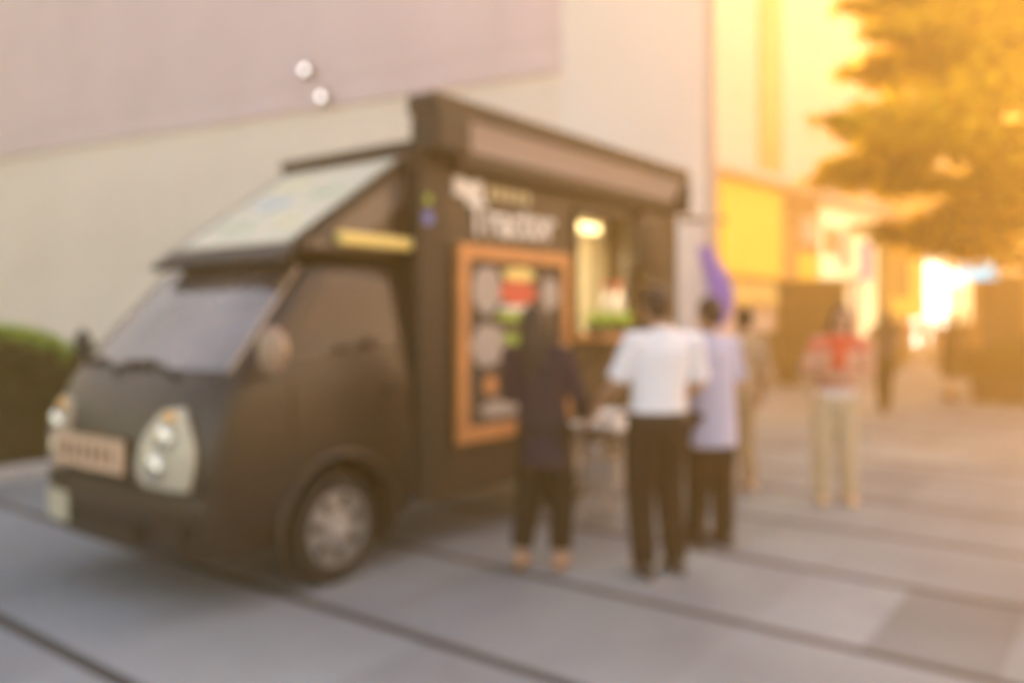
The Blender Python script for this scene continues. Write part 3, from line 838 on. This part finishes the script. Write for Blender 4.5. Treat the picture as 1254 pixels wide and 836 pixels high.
for i, (px, py, lab) in enumerate(((380, 88, 'lit floodlight on the mauve wall above the truck, upper of two'), (400, 121, 'lit floodlight on the mauve wall above the truck, lower of two'))):
    # intersect the pixel ray with the block's front plane
    nrm = Vector((D1.y, -D1.x, 0)); q0 = A1 + nrm*.0
    nrm = Vector((math.sin(rz1), -math.cos(rz1), 0))
    q0 = A1 + nrm*.08
    ray = Vector(((px-627)/FP, 1, (388-py)/FP)); o0 = Vector((0, 0, H))
    tt = (q0-o0).dot(nrm)/ray.dot(nrm); p = o0 + ray*tt
    fl = thing('floodlight', lab, 'lamp', p, rz1, 'floodlights on the mauve wall')
    MB().box((-.10, -.16, -.10), (.10, -.06, .10), M['stallgrey']).build('housing', fl, bevel=.02)
    MB().box((-.03, -.06, -.03), (.03, .02, .03), M['stallgrey']).build('bracket', fl)
    MB().ball((0, -.17, 0), (.065, .05, .065), mat('flood_lens', (.9,.9,.9), .3, emit=(1, .93, .95), estr=.7)).build('lens', fl, 60)

# ------------------------------------------------------------------ shopping row on the right
D2 = Vector((.685, .728, 0)).normalized(); A2 = Vector((5.96, 25, 0)) - D2*6
rz2 = math.atan2(D2.y, D2.x)
M['wallpale'] = wall_mat('pale_render', (.80, .67, .67), .04, 5, 3.2)
sh = thing('shopping_row', 'long pale shop building with lavender canopy, right of the truck', 'building', A2, rz2)
MB().box((0, 0, 0), (49, 8, 19.0), M['wallpale']).build('wall', sh)  # extra height and length added to keep sun off the far haze
MB().box((0, -1.1, 5.72), (49, -.003, 5.98), M['lavender']).build('canopy', sh, bevel=.02)
for s in (9.1, 21.0): MB().box((s, -.10, 5.99), (s+1.5, -.003, 18.9), M['shoporange']).build('pilaster', sh)
def front(s0, s1, z0, z1, m, name, out=.05):
    f_ = MB().box((s0, -out, z0), (s1, -.003, z1), m); return f_.build(name, sh)
def spx(px):   # distance along the shop front seen at a pixel column
    r = (px-627)/FP; q = A2; return (r*q.y - q.x)/(D2.x - r*D2.y)
front(spx(948), spx(1002), .1, 5.6, M['shopbrown'], 'shop_front')
front(spx(1003), spx(1072), .1, 5.6, M['shoplight'], 'shop_window')
front(spx(1074), spx(1090), .1, 5.6, M['kiosk'], 'shop_front')
front(spx(1129.5), spx(1131.5), .1, 5.6, M['shopbrown'], 'shop_front')
front(spx(1161), spx(1200), .1, 5.5, M['shoplight'], 'shop_front')
front(spx(1093), spx(1112), 2.4, 4.2, M['kiosk'], 'poster', .09)
front(spx(1040), spx(1050), .8, 3.2, M['lavender'], 'poster', .09)
front(spx(1091), spx(1128), 1.5, 5.2, M['shopyellow'], 'shop_window')
front(spx(1132), spx(1160), .3, 5.4, M['shopwhite'], 'shop_window')
front(spx(955), spx(972), 2.6, 4.7, M['shoporange'], 'poster', .09)
front(spx(975), spx(1000), 2.2, 3.8, M['shopyellow'], 'poster', .09)
for px0, px1, z0, z1, mm_ in ((1008, 1022, 3.9, 4.9, 'red'), (1026, 1038, 3.4, 4.9, 'lavender'), (1052, 1066, 3.0, 4.6, 'violet'), (1010, 1034, .6, 2.4, 'shopbrown'), (1095, 1110, .3, 1.4, 'red'), (1114, 1126, .3, 1.45, 'shopwhite'), (1165, 1178, 3.2, 4.8, 'shopwhite'), (1182, 1196, 1.2, 2.6, 'shoplight'), (952, 966, .8, 2.2, 'lavender'), (980, 996, 4.2, 5.2, 'letterwhite')):
    front(spx(px0), spx(px1), z0, z1, M[mm_], 'poster', .10)
# yellow panel
def board_at(px0, px1, py0, py1, m, name, label, cat, out=.35):
    s0, s1 = spx(px0), spx(px1)
    Y = (A2 + D2*((s0+s1)/2)).y
    z0, z1 = hz(py1, Y), hz(py0, Y)
    p = A2 + D2*s0
    t_ = thing(name, label, cat, p, rz2)
    MB().box((0, -out, z0), (s1-s0, -.055, z1), m).build('panel', t_)
    for q in ((-.08, z0-.08, s1-s0+.08, z0), (-.08, z1, s1-s0+.08, z1+.08)): MB().box((q[0], -out-.02, q[1]), (q[2], -.05, q[3]), M['postorange']).build('frame_bar', t_)
    return t_
board_at(873, 945, 230, 338, M['shopyellow'], 'advertising_panel', 'big plain yellow lit panel on the shop front beside the violet banner', 'billboard')
board_at(876, 944, 346, 372, M['yellow'], 'advertising_panel', 'low dull yellow strip panel under the big yellow panel', 'billboard', .3)
# far closing block
fb = thing('far_building', 'far sunlit block closing the end of the plaza', 'building', (22, 62, 0), R(-8))
MB().box((-16, 0, 0), (40, 8, 12.5), M['far']).build('wall', fb)
for i in range(8):
    MB().box((-15 + i*3.2, -.08, 1), (-13 + i*3.2, -.003, 3.6), M['shoplight'] if i % 3 else M['shopwhite']).build('window', fb)
for i in range(8):
    MB().box((-15 + i*3.2, -.06, 5), (-13 + i*3.2, -.003, 7.2), M['shopbrown']).build('window', fb)

# dark kiosk
ky = 19.5
kk = thing('coffee_kiosk', 'dark brown kiosk cart with a side counter, in front of the shop row', 'kiosk', (at(992, ky), ky, 0), R(-18))
MB().box((-.72, -.6, .95), (.76, .8, 2.30), M['kiosk']).build('cabin', kk, bevel=.06)
MB().box((-.80, -.7, 2.303), (.84, .9, 2.40), M['kiosk']).build('roof', kk, bevel=.03)
MB().box((-.70, -.58, .35), (.74, .78, .947), M['kiosk']).build('base', kk, bevel=.03)
MB().box((-1.35, -.4, .42), (-.724, .5, 1.22), M['kiosk']).build('side_counter', kk, bevel=.08)
for x in (-.5, .52):
    for y in (-.6, .62):
        w_ = MB(); w_.lathe([(.10, -.05), (.27, -.06), (.30, 0), (.27, .06), (.10, .05)], M['rubber'], (x, y, .30), 'y', 20); w_.build('wheel', kk, 40)

# stall with teal sign on the right
sx, sy = at(1222, 16.6), 16.6
stl = thing('market_stall', 'grey market stall with orange posts at the right edge', 'stall', (sx, sy, 0), R(-30))
MB().box((-.45, .0, .0), (1.6, 1.6, 1.05), M['stallgrey']).build('counter', stl, bevel=.02)
MB().box((-.42, 1.4, 1.053), (1.6, 1.5, 2.45), M['stallgrey']).build('back_panel', stl)
for x, y in ((-.45, -.14), (.45, -.14), (1.35, -.14), (1.6, 1.7)):
    MB().box((x, y, 0), (x+.13, y+.13, 2.6), M['postorange']).build('post', stl, bevel=.01)
MB().box((-.6, -.25, 2.603), (1.9, 1.9, 2.68), M['postorange']).build('roof', stl, bevel=.01)
tsx = thing('shop_sign', 'small teal lit sign hanging at the grey stall', 'sign', (at(1196, 16.0), 16.0, hz(342, 16.0)), R(-10))
MB().box((-.36, -.03, 0), (.36, .03, .34), M['teal']).build('face', tsx, bevel=.02)
MB().box((-.30, -.034, .20), (-.02, -.031, .27), M['white']).build('mark', tsx)
for x in (-.28, .28): MB().tube([(x, 0, .34), (x, 0, .62)], .012, M['trim'], 6).build('hanger', tsx)

def planter(px, Y, r, h, label):
    p = thing('potted_shrub', label, 'plant', (at(px, Y), Y, 0), 0, 'potted shrubs by the stall')
    MB().lathe([(r*.7, 0), (r*.75, .02), (r, .42), (r*1.04, .45), (r*.9, .45), (r*.85, .40), (.01, .40)], M['pot'], n=24).build('pot', p, 40)
    rg_ = np.random.default_rng(int(px)); q = rg_.normal(size=(1800, 3)); q /= np.linalg.norm(q, axis=1)[:, None]
    q *= (rg_.random(1800)**.4)[:, None]*np.array([r*1.25, r*1.25, h*.5])*(1 + .2*np.sin(q[:, :1]*7))
    leaves('foliage', q + np.array([0, 0, .45+h*.42]), .085, [M['leafdark'], M['leafbrown']], [.5, .5], p, int(px)+1)
    MB().tube([(0, 0, .40), (.02, .01, .45+h*.5)], [.02, .01], M['bark'], 6).build('stem', p)
planter(1207, 15.3, .27, .60, 'smaller dark potted shrub in front of the grey stall')
planter(1243, 15.0, .34, .85, 'larger dark potted shrub at the right edge of the plaza')

# ------------------------------------------------------------------ street pole with banner
pole = thing('street_pole', 'tall pinkish pole rising behind the truck', 'pole', (at(871, 11.4), 11.4, 0))
MB().lathe([(.13, 0), (.13, .25), (.085, .3), (.080, 4.0), (.070, 9.5), (.01, 9.55)], M['polepaint'], n=20).build('post', pole, 40)
MB().box((-.42, -.03, 2.86), (.20, .03, 2.92), M['trim']).build('banner_arm', pole)
bn = MB(); 
def bnf(u, v):
    return (-.36 + .40*u + .05*v*0, -.10*math.sin(u*4+v*2)*(1-v) - .02, 2.86 - 1.35*(1-v) )
bna = thing('banner', 'violet and white cloth banner hanging from the pole', 'banner', (at(871, 11.4), 11.3, 0))
MB().patch(lambda u, v: (-.34 + .26*u + .0*v, .05*math.sin(u*5+v*3), 1.50 + 1.34*v), 10, 14, (0, .008, 0), M['flagwhite']).build('white_cloth', bna, 60)
MB().patch(lambda u, v: (-.20 + (.20+.26*math.sin(PI*min(1, .15+v*.9)))*u, -.03 + .05*math.sin(u*4+v*4), 1.42 + 1.10*v), 10, 14, (0, .008, 0), M['violet']).build('violet_cloth', bna, 60)

# ------------------------------------------------------------------ tree at right, golden glow put into its leaf colours
ty0 = 12.5
tx0 = at(1300, ty0)
tree = thing('glow_tinted_tree', 'tree with layered foliage reaching in from the right, golden glow put into its leaf colour', 'tree', (tx0, ty0, 0))
t = MB(); t.tube([(0,0,0), (.05,0,.5), (-.05,.05,2), (.0,.1,4), (.1,.05,6), (.05,0,8.5), (0,0,10)], [.26,.19,.16,.14,.11,.07,.02], M['bark'], 14); t.build('trunk', tree, 50)
# sprays: (pixel tip, pixel root side, half thickness m, droop)
rg = np.random.default_rng(21)
br = MB(); pts = []; ptd = []
def spray(tip, root, Y, th, dens, low=False, wid=1.2, fill=1.0):
    a = np.array([at(tip[0], Y) - tx0, Y - ty0, hz(tip[1], Y)]); b_ = np.array([at(root[0], Y) - tx0, Y - ty0 + .3, hz(root[1], Y)])
    n = int(dens)
    u = rg.random(n)**.8
    c_ = a + (b_-a)*u[:, None]
    spread = np.minimum(1, .12 + u*1.5)
    off = np.c_[rg.normal(0, .10, n), rg.normal(0, wid*.4, n)*spread, rg.normal(0, th*.42, n)*spread]
    clump = .12*np.sin(c_[:, 0]*6 + off[:, 1]*5)
    q = c_ + off; q[:, 2] += clump*spread
    (ptd if low else pts).extend(q.tolist())
    m0 = (0, 0, max(1.8, b_[2]-.6))
    br.tube([m0, tuple(b_*.6 + np.array(m0)*.4), tuple(b_), tuple(a*.6+b_*.4), tuple(a)], [.05, .04, .03, .016, .005], M['bark'], 6)
for tip, root in (((1030, 8), (1330, 10)), ((1060, 40), (1330, 40)), ((1028, 92), (1330, 80)), ((1065, 70), (1330, 120)), ((1003, 150), (1330, 130)), ((1050, 172), (1330, 160)),
                  ((990, 222), (1290, 190)), ((1010, 205), (1270, 170)), ((1080, 225), (1330, 225))):
    spray(tip, root, 11.6 + rg.random()*1.8, .78, 3400)
for tip, root in (((1060, -20), (1330, -30)), ((1090, -60), (1330, -80)), ((1120, -120), (1330, -130))):
    spray(tip, root, 12 + rg.random()*1.2, .65, 3200)
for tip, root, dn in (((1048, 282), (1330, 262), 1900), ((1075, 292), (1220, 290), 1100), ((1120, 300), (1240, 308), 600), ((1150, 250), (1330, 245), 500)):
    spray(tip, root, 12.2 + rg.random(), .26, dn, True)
def airy(p):
    X, Y, Z = p[0]+tx0, p[1]+ty0, p[2]
    px, py = 627 + FP*X/Y, 388 - (Z-H)*FP/Y
    return any(((px-a)/c)**2 + ((py-b)/d)**2 < 1 for a, b, c, d in ((1165 + 12*math.sin(py), 206 + 5*math.sin(px*.2), 40, 10), (1238, 142 + 4*math.sin(px*.3), 18, 11), (1128, 246 + 4*math.sin(px*.25), 36, 7)))
pts = [p for p in pts if not airy(p)]; ptd = [p for p in ptd if not airy(p)]
leaves('crown', pts, .16, [M['glow1'], M['glow2'], M['glow3']], [.62, .30, .08], tree, 31, .35)
leaves('lower_sprays', ptd, .15, [M['glow1'], M['glow2'], M['glow3']], [.15, .40, .45], tree, 32, .35)
br.build('branch', tree, 50)

def added_shade_tree(x, y, h, r, label, seed):  # trees added for their shade; golden glow is in the leaf colour
    p = thing('glow_tinted_tree', label, 'tree', (x, y, 0), 0, 'added shade trees along the plaza')
    q = random.Random(seed); rg_ = np.random.default_rng(seed)
    MB().tube([(0,0,0), (.04,0,.5), (.05,.03,h*.3), (-.05,.06,h*.6), (0,0,h*.95)], [.24,.17,.13,.09,.02], M['bark'], 12).build('trunk', p, 50)
    b = MB(); P_ = []
    for i in range(26):
        z = h*(.33 + .60*i/26); an = i*2.4 + q.uniform(-.3, .3); L = r*(1.05 - .75*((z/h-.33)/.6)**1.6)*q.uniform(.75, 1.1)
        e = (math.cos(an)*L, math.sin(an)*L, z + .10*L)
        b.tube([(0, 0, z-.3), (e[0]*.5, e[1]*.5, z), e], [.05, .03, .008], M['bark'], 6)
        n = 520; u = rg_.random(n)**.6
        c_ = np.array([0, 0, z]) + u[:, None]*(np.array(e) - np.array([0, 0, z]))
        P_.extend((c_ + rg_.normal(size=(n, 3))*np.array([.34, .34, .16])*(1.2 - .5*u[:, None])).tolist())
    b.build('branch', p, 50)
    leaves('crown', P_, .19, [M['glow1'], M['glow2'], M['glow3']], [.45, .35, .20], p, seed, .35)
added_shade_tree(17.8, 19.0, 8.6, 3.4, 'unseen tree added just past the right edge to shade the plaza', 51)  # stands out of view, added to block sun from the plaza
added_shade_tree(19.8, 34.0, 11.5, 4.2, 'farthest tree, added down the plaza beyond the grey stall to shade the far ground', 52)  # added behind the near crown to shade far ground and haze

# ------------------------------------------------------------------ haze, sky, sun
SUN_AZ, SUN_EL = R(36), R(17)
hzb = MB().box((-62, -32, -1), (62, 75, 19.7), bpy.data.materials.new('haze_air')).build('haze')
hzb['kind'] = 'stuff'
hm_ = hzb.data.materials[0]; hm_.use_nodes = True; nt = hm_.node_tree; nt.nodes.clear()
out = nt.nodes.new('ShaderNodeOutputMaterial'); pv = nt.nodes.new('ShaderNodeVolumePrincipled')
pv.inputs['Color'].default_value = (1.0, .66, .21, 1); pv.inputs['Density'].default_value = .020; pv.inputs['Anisotropy'].default_value = .60
nt.links.new(pv.outputs[0], out.inputs['Volume'])

wd = bpy.data.worlds.new('World'); scene.world = wd; wd.use_nodes = True
nt = wd.node_tree; bg = nt.nodes['Background']; sky = nt.nodes.new('ShaderNodeTexSky'); sky.sky_type = 'NISHITA'
sky.sun_disc = False; sky.sun_elevation = SUN_EL; sky.sun_rotation = SUN_AZ; sky.dust_density = 2.0
nt.links.new(sky.outputs[0], bg.inputs['Color']); bg.inputs['Strength'].default_value = .15
sl_ = bpy.data.lights.new('sun', 'SUN'); sl_.energy = 3.6; sl_.angle = R(18); sl_.color = (1, .55, .13)
so = bpy.data.objects.new('sun', sl_); COL.objects.link(so)
sd = Vector((math.sin(SUN_AZ)*math.cos(SUN_EL), math.cos(SUN_AZ)*math.cos(SUN_EL), math.sin(SUN_EL)))
so.rotation_euler = sd.to_track_quat('Z', 'Y').to_euler()
so.location = (10, 20, 30)

scene.view_settings.view_transform = 'Standard'
scene.view_settings.look = 'None'
scene.view_settings.exposure = 2.5
scene.view_settings.gamma = 1
cy = scene.cycles
cy.use_denoising = True
cy.volume_bounces = 1
cy.max_bounces = 8; cy.diffuse_bounces = 6; cy.glossy_bounces = 2; cy.transmission_bounces = 2; cy.transparent_max_bounces = 4
cy.sample_clamp_indirect = 6
cy.caustics_reflective = False; cy.caustics_refractive = False
